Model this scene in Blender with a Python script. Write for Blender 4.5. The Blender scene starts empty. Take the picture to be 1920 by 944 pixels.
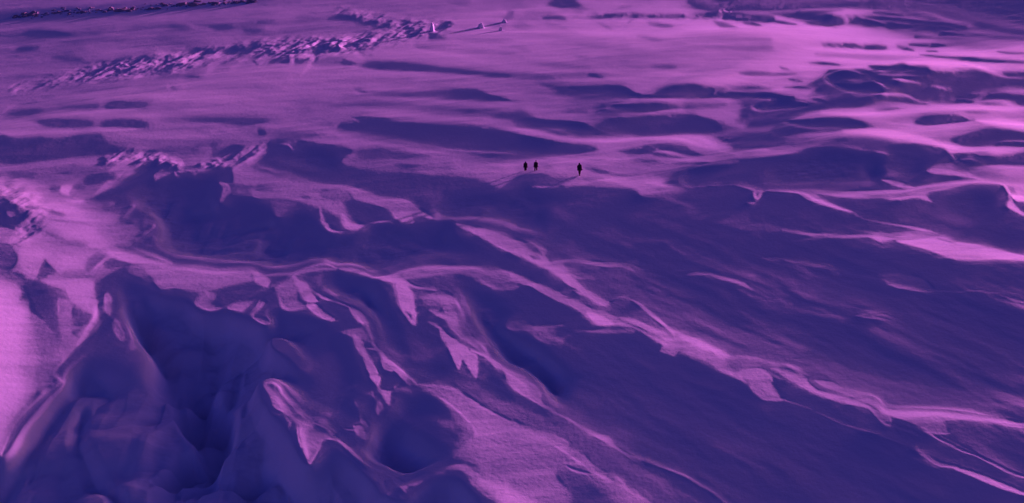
# Low sun raking across a wind-carved glacier, three walkers on the snow.
import bpy, bmesh, math, random
import numpy as np
from mathutils import Vector, Matrix

# ------------------------------------------------------------------ camera, light, exposure
scene = bpy.context.scene
CAM_H = 60.0
cam_data = bpy.data.cameras.new("camera"); cam = bpy.data.objects.new("camera", cam_data)
scene.collection.objects.link(cam); scene.camera = cam
cam_data.sensor_width = 36.0; cam_data.lens = 36.0*2638.0/1920.0
cam_data.clip_start = 0.5; cam_data.clip_end = 20000.0
cam.location = (0, 0, CAM_H); cam.rotation_euler = (math.radians(90-20.0), 0, 0)

SUN_EL, SUN_AZ = math.radians(6.0), math.radians(45.0)     # azimuth to the right of the view
world = bpy.data.worlds.new("World"); scene.world = world; world.use_nodes = True
nt = world.node_tree; nt.nodes.clear()
sky = nt.nodes.new("ShaderNodeTexSky"); sky.sky_type = 'NISHITA'; sky.sun_disc = False
sky.sun_elevation = SUN_EL; sky.sun_rotation = SUN_AZ
tint = nt.nodes.new("ShaderNodeMix"); tint.data_type = 'RGBA'; tint.blend_type = 'MULTIPLY'
tint.inputs[0].default_value = 1.0
tint.inputs[7].default_value = (.128, .065, .405, 1)        # indigo dusk grade of the photograph
bg = nt.nodes.new("ShaderNodeBackground"); bg.inputs[1].default_value = 0.1
wo = nt.nodes.new("ShaderNodeOutputWorld")
gam = nt.nodes.new("ShaderNodeGamma"); gam.inputs[1].default_value = 1.95     # stronger glow towards the sun
nt.links.new(sky.outputs[0], gam.inputs[0]); nt.links.new(gam.outputs[0], tint.inputs[6]); nt.links.new(tint.outputs[2], bg.inputs[0]); nt.links.new(bg.outputs[0], wo.inputs[0])
sl = bpy.data.lights.new("sun", 'SUN'); sl.energy = 5.0; sl.angle = math.radians(1.8); sl.color = (1.0, 0.235, 0.90)
sun = bpy.data.objects.new("sun", sl); scene.collection.objects.link(sun)
sdir = Vector((math.sin(SUN_AZ)*math.cos(SUN_EL), math.cos(SUN_AZ)*math.cos(SUN_EL), math.sin(SUN_EL)))
sun.rotation_euler = sdir.to_track_quat('Z', 'Y').to_euler(); sun.location = sdir*300
vs = scene.view_settings; vs.view_transform = 'Standard'; vs.look = 'None'; vs.gamma = 1.0; vs.use_curve_mapping = False
vs.exposure = 0.69
scene.cycles.max_bounces = 4; scene.cycles.diffuse_bounces = 3

# ------------------------------------------------------------------ where the slopes catch the light (strokes, level in percent)
STROKES = '''
O 0 0 1
P 46 0 -400,-200 2400,-200 2400,1200 -400,1200
G 115 1540 85 340 60 1
G 88 1420 110 330 70 .8
G 62 1130 110 260 90 .8
G 62 1750 210 330 90 .9
G 58 1350 250 260 70 .7
G 60 950 290 260 40 .7
G 56 720 180 200 60 .3
P 19 5 500,263 555,266 600,273 655,281 640,301 705,318 755,318 805,323 865,326 905,336 930,348 960,353 1035,356 1135,350 1185,355 1200,366 1243,366 1285,354 1280,330 1340,310 1440,295 1490,283 1545,271 1600,274 1660,268 1700,267 1760,275 1780,290 1800,310 1860,345 1990,360 2400,360 2400,1200 -100,1200 -100,860 60,780 240,640 240,500 380,400
G 22 1520 610 420 150 .9
G 21.5 1150 430 260 70 .9
G 22 1560 870 300 90 .9
G 22 1150 850 220 110 .8
G 22 220 740 110 150 .9
G 24 560 620 130 90 .6
G 24 480 760 120 90 .5
G 25 760 640 60 90 .6
G 24 330 440 160 60 .3
O 0 0 4
P 36 15 -200,-40 280,-40 400,10 200,35 -200,40
P 52 15 -200,30 100,25 420,18 420,30 -200,66
P 27 20 -300,80 80,58 300,45 560,30 830,20 1050,10 1200,10 1650,-10 2000,-30 2300,-60 2300,-20 1920,12 1650,35 1300,60 1060,75 800,95 400,130 100,150 -300,165
P 14 14 100,115 330,90 400,70 560,65 620,95 840,70 830,98 600,100 400,125 150,140 110,130
P 16 10 1000,60 1050,62 1030,76 990,76
P 14 10 1090,45 1230,45 1260,30 1340,25 1380,35 1200,60 1100,65
P 15 10 1420,35 1600,25 1620,38 1440,45
P 14 8 1690,15 1920,-5 2020,0 1860,20 1700,30
G 54 150 190 350 40 .8
P 28 14 -200,250 60,240 250,198 400,210 560,230 700,210 820,198 840,210 760,240 820,275 560,290 300,300 100,285 -200,285
P 20 12 180,230 400,225 560,255 520,285 320,295 200,275
P 34 18 -200,290 900,275 840,310 300,310 -200,330
P 30 12 900,210 1000,190 1290,175 1420,185 1410,215 1340,225 1200,210 960,225
P 20 10 1240,172 1400,185 1410,215 1330,220 1280,195
P 17 10 1470,180 1560,170 1680,165 1760,195 1740,215 1660,228 1600,222 1540,190
P 24 10 1750,180 1920,140 2000,130 1940,160 1800,200
P 18 8 1820,210 1880,200 2000,200 1920,245 1850,245
S 60 6 10 4 1450,225 1520,205 1600,230
P 30 40 1180,270 1350,245 1540,280 1560,350 1300,350 1190,320
P 17 12 1390,345 1480,350 1650,360 1720,340 1800,340 1740,385 1500,385 1400,375
P 16 10 95,362 160,340 280,345 270,372 150,385 100,375
P 32 26 400,370 600,310 640,370 560,400 400,400
P 21 14 380,420 430,405 620,430 580,470 480,468 400,450
P 24 8 130,420 240,428 230,436 140,432
S 34 14 40 30 640,430 760,470 860,470
P 17 8 740,510 800,455 960,412 985,418 980,440 1060,405 1150,402 1140,440 1060,470 960,480 930,505 860,520 780,522
S 72 6 30 8 1150,400 1200,385 1240,410 1190,430
P 17 8 1220,430 1280,405 1340,405 1300,440 1290,480 1220,470 1160,460 1100,480 1080,470 1150,430
S 66 6 34 6 900,550 930,520 960,505
S 70 6 30 6 980,515 1010,490 1050,485
S 68 6 20 4 1050,530 1120,495 1240,462
S 70 6 34 14 1290,475 1350,440 1420,405
S 74 6 26 10 1280,405 1350,385
S 70 6 40 20 1430,440 1470,420 1460,390
S 64 6 30 18 1380,480 1460,450 1580,400 1650,390
S 18 6 36 14 1480,500 1540,465 1600,425
P 72 7 1585,460 1610,425 1660,400 1700,395 1720,400 1790,400 1750,430 1650,450 1640,480
P 74 7 1530,535 1545,510 1590,480 1625,480 1600,515 1560,545
S 17 6 30 14 1640,480 1730,450 1800,420 1900,350
S 64 6 40 30 1760,490 1850,420 1910,380
S 72 6 22 10 1720,510 1760,500
P 17 8 1860,450 1940,410 1990,440 1960,490 1890,480
P 18 8 1740,380 1800,345 1900,305 1960,310 1980,350 1880,350 1790,390
P 24 12 1140,520 1230,500 1250,530 1180,545 1150,540
S 72 6 20 6 1350,520 1380,545
S 68 6 22 8 1160,550 1180,580
P 24 14 1170,580 1250,545 1340,545 1340,580 1200,595
P 20 10 1370,560 1430,545 1520,560 1510,590 1380,585
P 34 20 1540,580 1920,530 2100,530 2100,580 1600,590
S 62 8 22 8 0,690 100,665 220,660 460,605 620,590
P 70 7 620,585 650,560 700,555 720,570 640,605
S 60 6 14 6 200,600 260,585 320,585
S 18 6 20 6 190,625 250,610 310,590
S 22 6 24 8 200,690 300,655 440,625
S 22 8 16 4 110,575 200,565 260,570
S 64 6 18 8 30,700 100,680 250,640
S 58 6 16 8 330,710 370,680 420,640 480,610
S 22 8 22 10 300,740 350,725 400,725
S 30 10 26 12 0,660 100,640 200,620
S 34 14 40 20 520,690 640,665 720,670
S 62 8 26 16 900,590 960,580 1060,560
S 34 12 40 10 740,600 830,580 900,570
S 32 16 30 20 820,690 900,655 940,620
P 32 18 1040,640 1250,620 1270,680 1080,675
S 68 6 16 8 1240,660 1265,635 1260,620
P 19 8 1265,650 1290,645 1340,690 1330,698 1280,685
P 32 18 1400,620 1600,620 1700,610 1920,610 2100,640 2100,670 1900,675 1600,670 1420,660
S 60 12 40 20 850,720 1100,720 1340,700 1600,700 1780,730
S 72 6 26 12 20,845 45,810 90,790 150,785
P 19 12 30,860 90,820 180,805 300,810 330,830 250,860 120,875 50,870
P 24 16 300,830 430,780 600,760 740,755 750,800 720,830 560,830 400,840
P 18 10 770,785 830,745 940,745 980,765 970,800 930,820 800,818
P 24 14 960,750 1050,735 1130,740 1130,790 1080,820 960,820
P 33 24 1130,760 1400,760 1400,810 1130,810
S 58 12 40 30 350,860 700,850 1000,850 1200,840
P 20 16 230,900 300,880 500,875 680,890 700,930 640,960 450,970 300,950
P 20 14 740,920 800,885 1000,875 1100,905 1120,950 1050,970 900,975 760,965
P 26 20 1180,880 1300,850 1600,840 1920,850 2100,870 2100,905 1920,925 1600,900 1400,920 1200,920
P 17 14 1420,905 1500,890 1650,895 1920,900 2000,895 1990,930 1850,935 1600,915
O 480 0 4
P 52 20 -300,30 0,20 300,0 700,-20 1100,-20 800,60 500,95 0,130 -300,150
P 18 8 -10,155 60,148 130,145 90,170 0,175
P 28 12 290,120 340,110 420,115 410,135 300,140
P 17 9 520,130 600,105 680,110 770,130 800,165 740,155 650,140 550,150
P 17 9 820,160 860,145 910,160 1000,175 1130,195 1190,215 1220,210 1260,180 1310,165 1310,215 1270,225 1230,265 1190,285 1110,270 1100,240 1130,215 1000,210 880,210 840,185
S 30 12 24 10 700,120 900,90 1160,70
P 22 10 1420,15 1500,12 1590,0 1600,15 1520,40 1450,30
P 30 14 1700,20 1920,0 1980,-10 1980,30 1800,30
S 32 12 26 14 150,230 320,210 440,190 520,190
S 30 10 24 10 680,215 780,230
P 17 9 -20,305 60,305 100,350 120,385 60,400 40,370 -20,340
P 70 7 -20,380 30,355 50,380 20,400 -20,400
S 66 7 30 14 20,480 60,430 140,400 260,360 330,330
P 62 9 -20,440 40,420 90,430 60,450 20,490
P 18 8 60,490 120,430 190,400 235,400 235,480 160,470
S 66 6 34 20 250,490 262,440 262,390 300,350
P 17 7 275,440 290,400 340,360 410,335 420,350 380,400 330,400 310,440 380,420 395,440 330,480 280,485
S 60 6 26 8 300,425 350,395
S 72 6 38 16 420,340 450,360 410,400 410,460 370,510 330,560
P 16 8 440,400 500,370 510,350 500,300 560,285 640,305 650,325 600,350 540,380 470,430 440,480 415,480
P 26 14 490,420 640,420 640,480 440,485
P 17 7 645,430 690,440 750,460 745,480 650,485
P 66 10 590,270 680,240 800,250 760,300 720,330 670,325
P 16 7 720,340 790,280 830,240 860,240 880,260 860,300 830,320 810,420 760,380
S 66 6 34 20 890,290 930,260 940,235
P 16 7 870,310 920,310 900,350 860,390 880,420 830,420 850,360
P 17 7 900,300 980,250 1010,275 940,310
S 64 6 24 8 820,410 850,370 850,320
S 66 7 40 16 720,375 760,420 800,440
S 62 6 26 14 1060,270 1090,240 1100,260
S 26 12 36 10 980,250 1080,230
P 82 6 1310,170 1330,170 1330,235 1312,235
P 16 7 1335,190 1380,160 1440,148 1500,180 1440,210 1410,240 1370,240 1330,210
S 66 6 24 10 1275,220 1280,280 1220,310
P 17 7 1290,240 1370,250 1410,290 1290,300
P 76 6 1670,170 1690,160 1710,190 1700,215 1670,200
P 20 8 1720,185 1760,165 1840,175 1830,190 1740,190
P 17 6 1825,195 1850,190 1850,235 1830,235
S 80 4 10 6 1825,175 1850,175
P 18 10 1870,80 1890,60 1920,80 1920,130 1880,160 1850,190 1860,130
S 30 10 24 10 1540,200 1620,215
P 26 10 1170,330 1250,330 1330,350 1400,360 1400,385 1250,370 1190,350
S 34 20 40 20 1400,270 1600,300 1920,300
S 38 20 40 20 1400,370 1600,380 1920,390
S 62 14 40 20 1150,310 1200,370 1500,410 1920,500
S 58 14 30 20 1420,250 1500,320 1700,350 1920,350
P 20 12 750,495 830,450 940,445 1100,455 1250,465 1400,490 1650,520 1900,540 2200,570 2200,585 1900,575 1500,550 1150,535 900,520 790,515
S 60 10 24 20 700,500 850,525 1200,550 1900,590
P 34 20 540,590 900,570 1150,580 1150,610 800,620 560,610
P 17 10 720,660 770,665 820,690 810,705 760,700
P 26 16 820,690 1000,680 1250,670 1500,650 1600,700 1500,745 1200,740 1000,725 840,710
P 17 9 1480,660 1560,650 1640,655 1760,700 1960,755 1800,752 1500,742 1470,700
S 60 10 28 20 740,710 1100,735 1500,755 1950,770
P 30 20 560,790 700,750 900,740 1200,770 1600,810 1900,850 1900,870 1600,860 1100,800 800,800 600,800
P 36 30 300,740 430,760 430,850 350,850
S 62 16 40 30 560,830 900,830 1300,870 1920,900
P 24 14 1740,880 1920,820 2000,810 2100,890 1920,900
O 960 0 4
S 74 20 60 40 500,240 900,260 1920,290
S 76 20 80 60 900,340 1400,360 1920,350
S 46 20 20 10 200,260 400,280
S 48 16 20 10 940,270 1100,300
S 48 16 24 10 480,330 700,350
S 48 14 20 10 440,405 560,435
S 42 16 30 10 0,340 120,380
S 46 20 36 20 60,440 300,480 560,500
S 42 14 14 8 1060,490 1220,495
P 17 9 250,20 380,-30 440,-20 520,40 440,60 330,60
P 26 12 430,60 520,50 560,70 460,90
S 30 14 40 30 0,50 240,10
P 30 12 80,85 180,80 300,90 200,110 100,110
P 16 7 200,130 240,115 330,108 390,130 400,148 320,148 230,145
S 80 4 8 5 280,152 310,152
S 36 10 26 10 0,155 100,130 200,145
S 36 14 40 10 0,190 120,190
P 14 8 440,120 580,120 720,95 850,92 950,95 990,115 940,128 830,115 640,135 540,128
P 14 8 990,115 1060,98 1140,105 1200,125 1060,128
P 27 12 1140,105 1320,95 1420,90 1420,130 1300,125 1200,125
S 32 12 14 8 800,48 880,50
P 34 10 1000,160 1060,160 1200,190 1150,205 1040,190
S 36 10 20 10 250,170 400,210
S 38 10 20 8 640,170 740,215
S 34 8 20 8 860,170 900,130
P 16 10 1300,10 1380,-40 2000,-60 2400,-60 2400,20 1900,60 1560,85 1400,70 1320,35
S 34 8 12 8 1640,45 1760,45 1900,50
P 18 10 1400,90 1560,80 1920,100 1960,150 1900,165 1750,150 1640,140 1540,125 1430,130
S 50 8 10 6 1740,92 1920,105
P 17 8 1720,165 1790,160 1860,190 1800,190
P 40 10 1500,150 1600,170 1680,205 1560,200
P 17 10 -200,560 0,560 140,575 0,580 -200,570
P 38 20 -40,520 200,540 500,545 500,560 140,580 0,570
P 17 8 560,548 620,545 680,570 650,580 600,565
P 26 20 170,610 400,625 560,620 720,610 840,620 900,690 800,720 560,715 400,680
P 16 10 800,650 860,650 960,700 1060,705 1240,720 1100,730 960,730 860,715
P 22 14 1080,680 1200,635 1350,620 1450,645 1600,660 1440,690 1250,690 1110,700
P 22 12 1500,690 1650,680 1900,690 2100,720 2000,745 1800,735 1600,720 1400,720 1240,730
S 34 14 26 10 1640,660 1800,655 1920,670
S 36 12 26 10 1700,545 1860,545 1920,545
S 72 8 20 10 560,735 900,735 1300,740 1500,735 1760,770
P 24 14 660,780 900,760 1100,760 1250,790 1100,825 940,830 740,810
S 76 8 14 8 640,840 900,850 1060,840 1200,820 1340,820
P 34 20 1300,770 1540,760 1600,790 1400,820 1300,820
P 16 10 1800,800 1920,770 1980,780 1980,820 1850,820
S 38 16 20 10 400,830 540,840
P 18 16 640,920 760,870 900,865 1080,850 1320,840 1400,870 1600,940 1500,990 900,1000 740,980
P 22 12 -20,870 200,880 500,900 640,960 700,1000 480,985 200,940 0,910
S 66 14 50 40 -40,960 200,990 500,1030
S 66 10 18 10 1560,830 1680,870 1800,890 1920,890
O 1440 0 4
P 19 14 -200,-60 2200,-60 2200,330 1920,270 1700,240 1500,190 1350,160 1200,105 1000,75 850,50 600,55 300,65 0,80 -200,60
P 30 20 1350,170 1600,200 1920,270 2100,280 2100,310 1800,290 1450,240
P 14 12 500,10 640,0 860,10 800,20 600,40 510,35
P 14 8 1460,35 1640,30 1920,45 1920,60 1700,55
P 26 10 0,90 240,75 500,60 560,70 450,90 560,120 570,160 480,185 300,150 100,115
S 17 6 20 10 100,100 250,130 460,185
S 17 6 16 8 300,130 440,145 560,160
S 58 6 12 8 240,80 350,72 560,70
S 72 8 14 10 480,100 700,110 1000,140 1250,180
S 72 8 24 10 560,65 780,75 1000,115 1250,150 1500,190
S 20 6 16 6 780,85 880,95 1000,110
S 36 8 16 8 580,105 800,125 1100,155 1400,190
S 18 6 24 8 600,130 720,150 860,185
S 78 10 20 14 60,120 300,160 500,200
S 36 10 14 8 940,190 1060,195
S 24 8 14 6 1280,205 1500,230
S 26 10 12 8 1300,245 1460,260
S 22 8 16 6 0,150 100,165 200,180
S 62 14 26 20 1100,270 1500,290 1920,310
G 60 1600 330 400 40 .9
P 17 7 560,325 640,330 700,355 620,350
S 44 10 16 8 400,330 560,340
P 42 12 700,350 800,335 880,345 860,365 760,365
S 40 10 18 8 960,340 1080,375
S 30 8 12 6 1050,330 1190,330
S 34 8 12 6 1220,330 1320,335
S 30 8 10 6 1180,380 1260,385
S 17 6 12 6 1710,385 1800,395 1920,395
P 20 8 1130,410 1350,420 1500,425 1600,435 1720,440 1920,460 1920,470 1650,460 1400,445 1250,425
S 76 10 40 20 350,400 700,420 1100,440 1500,460
P 24 8 300,468 400,460 480,470 530,485 440,480
S 80 8 18 10 1380,465 1540,485 1700,540
P 20 8 740,490 900,490 1000,470 1060,490 1180,490 1240,520 1400,510 1520,505 1600,520 1680,545 1760,550 1760,530 1920,525 2200,540 2200,700 1850,660 1700,680 1600,690 1560,720 1500,740 1250,740 1100,760 940,680 860,660 700,680 600,680 460,630 440,600 430,580 470,545 440,525 560,520 700,515 800,535
S 66 6 12 6 480,540 560,520 640,530 720,560 760,590
S 74 6 14 8 740,510 860,530 980,530 1080,515
S 64 6 14 8 820,555 1000,550 1200,560
P 78 6 940,585 1020,580 1140,610 1050,610
S 80 5 14 8 760,590 830,620 880,655 950,662
S 80 5 12 6 1220,632 1290,650 1360,662
S 44 8 14 8 640,560 760,600 600,600 480,600
S 40 6 14 8 1400,570 1540,555
S 34 6 10 8 1480,600 1580,610
S 40 6 10 8 480,620 640,620 740,640
S 60 6 12 8 580,600 700,610
S 76 6 12 8 1220,515 1400,520 1500,510
S 66 6 12 6 1620,520 1780,570 1920,575
S 60 5 8 6 1720,515 1920,525
S 56 8 22 14 1520,700 1660,670 1780,655 1900,655
S 24 8 12 6 150,595 250,610
S 22 8 16 6 110,655 220,655 300,660
S 26 8 10 6 80,500 140,515
S 40 8 14 6 0,560 200,550
P 18 7 -100,815 0,770 80,740 170,718 240,740 320,790 200,810 60,822 -60,830
S 58 5 8 5 170,745 260,765 340,800
P 20 6 310,745 370,735 440,775 370,765
P 27 10 510,755 600,735 740,725 760,745 640,765 540,770
P 18 6 570,680 760,665 830,655 880,680 800,695 660,695
S 76 7 18 8 540,700 700,710 860,700 960,692 1040,710 1110,745 1200,775 1300,785
P 18 6 780,715 860,710 1000,715 1090,745 1200,780 1100,775 940,755 820,740
S 58 5 8 5 1330,745 1380,735 1480,735 1540,760 1480,775 1400,775
P 18 6 1360,765 1400,742 1480,742 1530,762
P 18 6 1580,775 1660,770 1800,790 1700,793
S 74 6 20 8 1550,760 1680,745 1760,755 1830,790
P 18 7 1600,740 1660,700 1760,685 1850,700 2100,720 2100,810 1900,790 1850,760 1780,740
P 20 7 790,820 900,800 980,805 900,825 820,830
P 20 6 1460,830 1540,820 1660,832 1580,845
S 72 14 50 30 400,840 900,850 1300,800 1920,810
S 34 12 14 8 60,880 250,860
P 17 8 100,910 300,890 440,875 580,873 640,890 760,940 640,970 500,950 300,950
S 30 6 14 6 640,890 700,910 780,945
P 17 8 1100,905 1160,865 1250,850 1400,845 1480,870 1520,900 1400,910 1300,920 1180,935
S 32 8 24 8 1480,870 1600,930
S 76 14 60 40 1560,900 1800,920 2000,960
O 0 236 4
S 62 16 40 30 -100,60 200,60 560,40 1000,20
P 19 12 -300,60 0,60 100,85 300,65 420,85 600,45 750,45 830,120 1000,145 1300,165 1450,170 1400,200 1100,190 800,205 600,225 400,265 150,290 0,275 -300,240
P 34 22 760,60 880,100 1100,130 1400,140 1500,180 1400,200 1000,150 820,120
S 58 12 50 30 900,50 1200,70 1500,60 1600,40
S 70 10 24 10 1660,10 1760,55 1880,90
S 34 14 24 10 1060,105 1300,100 1480,110
S 30 14 16 10 1480,30 1560,40
S 56 14 50 40 0,320 300,290 600,250 850,225
P 36 20 -100,370 250,340 440,320 600,300 740,300 640,400 400,430 200,400 -100,400
P 24 14 0,370 100,360 250,340 280,355 100,390 0,395
P 22 10 420,345 500,330 540,340 500,358
P 24 10 510,285 580,275 540,292
P 26 16 1440,140 1540,110 1640,110 1600,200 1500,180
P 78 8 800,330 860,290 870,240 960,230 1050,200 1070,215 1020,260 940,310 860,330
S 46 5 8 5 880,275 940,295 1040,245
P 17 7 610,420 650,365 740,345 880,340 850,395 760,425 640,445
P 68 7 820,400 860,400 870,370 900,330 940,310 1060,260 1150,250 1180,270 980,400 860,440 690,520 720,480 780,420
S 24 6 14 6 870,400 910,370 950,330
P 48 10 600,470 740,440 700,490 640,520 600,510
P 54 12 -200,400 200,400 400,430 600,440 640,520 700,570 850,575 770,630 1010,585 930,700 1110,710 1170,755 960,905 950,960 -200,960
P 66 40 0,400 200,410 400,560 700,600 850,640 900,700 700,740 1000,720 1100,760 900,880 600,900 300,700 100,600 0,500
P 74 30 40,560 400,560 640,650 600,700 300,620
P 54 20 740,720 940,740 1000,790 900,850 760,830 700,770
P 44 14 560,600 760,600 800,620 680,630
P 44 10 820,620 900,590 990,590 960,640 860,650
P 46 14 300,860 500,850 640,880 400,940 300,930
P 80 8 430,470 470,440 540,440 510,490 520,520 470,510
P 26 8 350,455 430,445 440,470 400,490
P 34 10 540,440 620,430 620,480 580,490
S 76 8 24 14 480,560 660,560
P 22 8 190,600 280,600 400,635 480,655 440,668 300,630 200,615
S 38 6 14 6 260,655 400,700 640,725
P 32 10 -60,500 0,510 60,560 150,610 230,670 160,690 60,640 -60,620
P 19 7 -60,600 0,590 30,620 40,660 80,700 120,770 100,780 20,740 -60,700
P 30 10 40,690 140,690 260,710 240,750 160,765 100,740
P 22 6 240,770 290,750 310,780 280,790
S 34 6 30 8 330,790 420,830 480,855
S 50 8 30 10 0,750 60,780 100,800
P 18 6 80,855 120,845 180,880 240,905 180,900 100,880
S 30 5 8 5 230,905 330,940
P 30 10 -80,850 0,860 60,890 120,970 100,1060 60,1110 -80,1130
S 80 10 30 16 640,890 810,885
P 30 10 860,880 950,880 940,915 880,905
P 17 3 1190,265 980,400 690,520 700,575 850,575 770,630 1010,585 930,700 1110,710 1170,755 960,905 1030,950 1280,1050 1480,1065 1600,1090 1920,1100 2200,1100 4000,1300 4000,500 3000,650 1960,460 1860,420 1780,340 1740,310 1600,280 1500,330 1380,330
P 54 8 1150,400 1160,360 1200,320 1290,315 1290,345 1200,380 1155,410
S 62 6 14 8 1200,265 1300,260 1360,300 1380,330 1320,340
S 17 5 10 5 1250,270 1320,280
S 70 6 14 8 1310,340 1330,380
P 74 9 1460,270 1540,260 1580,270 1560,305 1480,300
S 60 10 60 30 1500,160 1560,180 1540,260
S 46 8 16 8 1400,290 1460,320 1450,380
P 20 12 1640,180 1760,125 1850,150 1840,190 1780,235 1660,245
P 44 12 1600,190 1650,180 1650,250 1600,260
P 72 8 1830,280 1850,200 1880,150 1960,140 2010,160 1990,200 1960,240 1880,290
S 56 6 40 14 1700,20 1920,120 2000,180
P 54 12 1740,300 1920,320 1920,470 1800,440 1640,430 1730,430 1740,370
P 30 10 1700,480 1740,450 1820,440 1950,450 1950,520 1800,525 1730,510
S 50 7 60 20 1640,430 1690,470 1650,580
S 50 5 14 8 1760,488 1810,488
P 17 8 1760,560 1860,530 1960,530 1960,700 1700,640
P 30 6 1470,580 1540,585 1530,595
S 34 5 8 4 1060,850 1110,855
O 480 236 4
S 58 12 50 40 0,0 250,-10 600,20
P 17 8 -10,20 30,20 80,45 60,70 20,70
P 17 9 600,10 640,-30 900,-40 1300,-20 1600,-10 1900,30 2060,100 2100,190 1920,205 1700,205 1400,175 1100,115 800,65
P 17 9 700,-80 1100,-40 1300,-10 900,0
P 17 9 1280,20 1600,5 1760,10 1920,50 2200,100 2480,140 2560,180 2400,210 2050,210 1500,180
S 66 10 30 20 660,50 1100,125 1500,200 1920,210
S 62 16 50 30 1500,230 1760,270 1920,260
P 58 16 600,50 1000,120 1500,210 1920,230 1920,380 1800,360 1700,330 1560,350 1420,350 1300,250 1100,180 900,170 700,170
P 17 4 80,130 120,110 300,115 480,130 640,150 720,190 640,240 600,320 400,330 120,290 0,290 60,240
P 30 10 90,130 180,50 400,40 500,70 400,100 320,110 280,150 180,120
S 22 8 16 8 350,90 450,70
S 52 6 14 8 350,110 540,130 700,160
S 48 8 20 10 170,140 230,145 270,180
P 25 18 720,180 900,155 1100,180 1300,230 1150,260 1000,260 800,260 760,240
P 40 14 780,270 1000,265 1050,320 900,325
P 30 16 1020,280 1280,290 1440,270 1500,320 1420,350 1200,340 1060,320
S 20 7 16 8 1030,290 1200,300
P 50 10 1200,325 1300,310 1440,320 1600,310 1760,350 1740,400 1600,355 1420,360 1300,350
S 20 5 8 5 -20,345 60,355
P 54 8 -20,310 60,315 180,360 300,380 480,430 600,445 760,470 880,520 1000,540 1100,555 1200,600 1310,685 1290,690 1200,660 1170,715 1080,715 1020,640 900,600 740,550 680,500 560,480 480,470 480,540 620,570 680,660 790,730 690,755 600,700 500,620 300,560 200,530 -20,525
S 66 7 16 10 60,320 200,365 440,430 700,455 900,530 1100,565 1200,610 1310,685
S 72 7 40 16 1200,620 1290,680
P 32 12 0,430 100,450 120,490 0,480
P 32 12 480,490 600,470 680,490 700,560 620,560 500,520
P 17 8 330,525 370,508 410,540 360,545
P 17 6 510,650 540,640 640,690 680,745 620,740 560,700
S 60 7 30 10 470,620 490,690 560,770 640,790
S 74 7 60 20 640,660 700,740 800,735
P 17 8 640,560 760,560 900,600 1020,650 1060,715 900,710 800,730 720,690 680,640
P 46 16 560,560 640,580 670,640 600,620
P 60 10 1030,640 1180,630 1170,710 1080,715
S 50 7 14 8 860,720 960,705 1020,720
S 72 5 10 6 1080,715 1170,705
P 22 9 1180,660 1280,690 1180,710
P 34 16 110,560 290,580 220,650 150,690 130,620
P 30 16 170,330 240,320 280,365 200,360
S 46 5 10 6 1310,690 1380,690
P 28 14 1480,790 1600,810 1600,830 1520,830
P 17 20 1900,460 1920,380 2000,350 2200,350 2200,500 1900,500
S 26 7 20 8 1760,415 1860,410
S 30 7 14 8 1820,465 1880,465
S 38 5 8 5 1380,690 1470,710 1540,760
P 64 6 1480,730 1560,740 1700,765 1830,800 1920,840 2020,870 2100,920 2140,944 2180,1000 2110,1020 2060,960 1900,935 1750,860 1620,800
S 34 5 8 5 1640,755 1820,790 1900,820
O 960 236 4
P 20 10 640,-10 1100,-60 1500,-40 1530,20 1450,60 1150,55 960,75 880,55
P 18 10 180,-10 300,0 500,15 660,50 500,50 300,10
P 28 12 1500,-20 1600,0 1700,15 1650,35 1560,25
P 18 10 1500,80 1640,70 1740,90 1820,120 1700,125 1560,110
P 34 18 1440,40 1760,40 1920,60 1920,120 1700,120
S 72 9 30 20 0,10 300,70 700,110 960,90 1200,90 1340,120 1500,170 1700,215
S 68 10 40 20 1200,70 1400,80 1540,160 1920,180
P 17 7 780,190 900,165 1000,140 1120,130 1280,140 1350,175 1440,215 1300,210 1150,175 1070,175 1040,205 920,205
P 17 5 1040,210 1080,190 1200,215 1300,235 1100,235
S 56 4 8 5 1020,150 1120,180 1280,215 1440,220
P 22 10 1180,275 1300,262 1480,275 1600,260 1750,240 1920,235 2000,300 1920,480 1860,490 1800,480 1650,440 1340,450 1290,400 1290,330 1400,300 1240,290
S 44 6 16 8 1300,310 1500,285 1700,265
S 62 6 20 8 1080,240 1300,250 1500,265
P 38 20 680,290 1000,220 1140,240 1280,300 1280,380 1000,370 800,350 700,320
P 24 12 920,240 1060,240 1120,270 1000,280 900,270
S 24 8 14 6 780,305 860,310
P 20 10 540,305 620,300 800,350 960,355 820,370 640,345
P 24 14 160,390 350,360 480,370 460,400 360,430 200,430
P 24 14 500,380 660,370 680,400 560,410
P 36 14 200,290 280,290 300,320 220,320
S 24 6 10 6 520,250 680,250
P 18 12 -100,480 0,400 200,420 420,440 640,440 900,450 960,510 900,560 -100,600
S 46 6 14 6 130,445 230,455 340,445
S 42 9 30 20 400,450 500,400 560,430
P 34 12 560,420 900,430 900,455 600,450
P 62 9 640,400 740,380 920,395 1060,388 1200,420 1340,455 1200,470 1140,490 1060,505 960,510 900,460 700,410
S 76 7 30 14 1000,420 1150,440 1300,450
S 34 5 8 5 1040,465 1080,475 1140,475
S 50 4 8 5 1340,455 1500,440 1680,432
S 72 5 16 8 1680,435 1760,465 1860,500
P 70 6 1800,490 1870,490 1860,530 1830,550 1805,535
S 26 4 8 5 1830,500 1830,520
S 64 4 8 5 1860,500 1930,485
S 58 4 12 6 1750,575 1825,580
P 32 14 1120,520 1200,540 1300,590 1400,630 1560,640 1760,650 1780,720 1920,725 1920,790 1740,790 1640,740 1400,710 1300,650 1200,580
S 40 9 14 8 1200,560 1380,620
S 42 9 14 8 1700,770 1760,740 1920,740
S 28 5 8 4 1020,730 1080,730
S 38 5 8 4 1170,730 1260,750
O 1440 236 4
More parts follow.
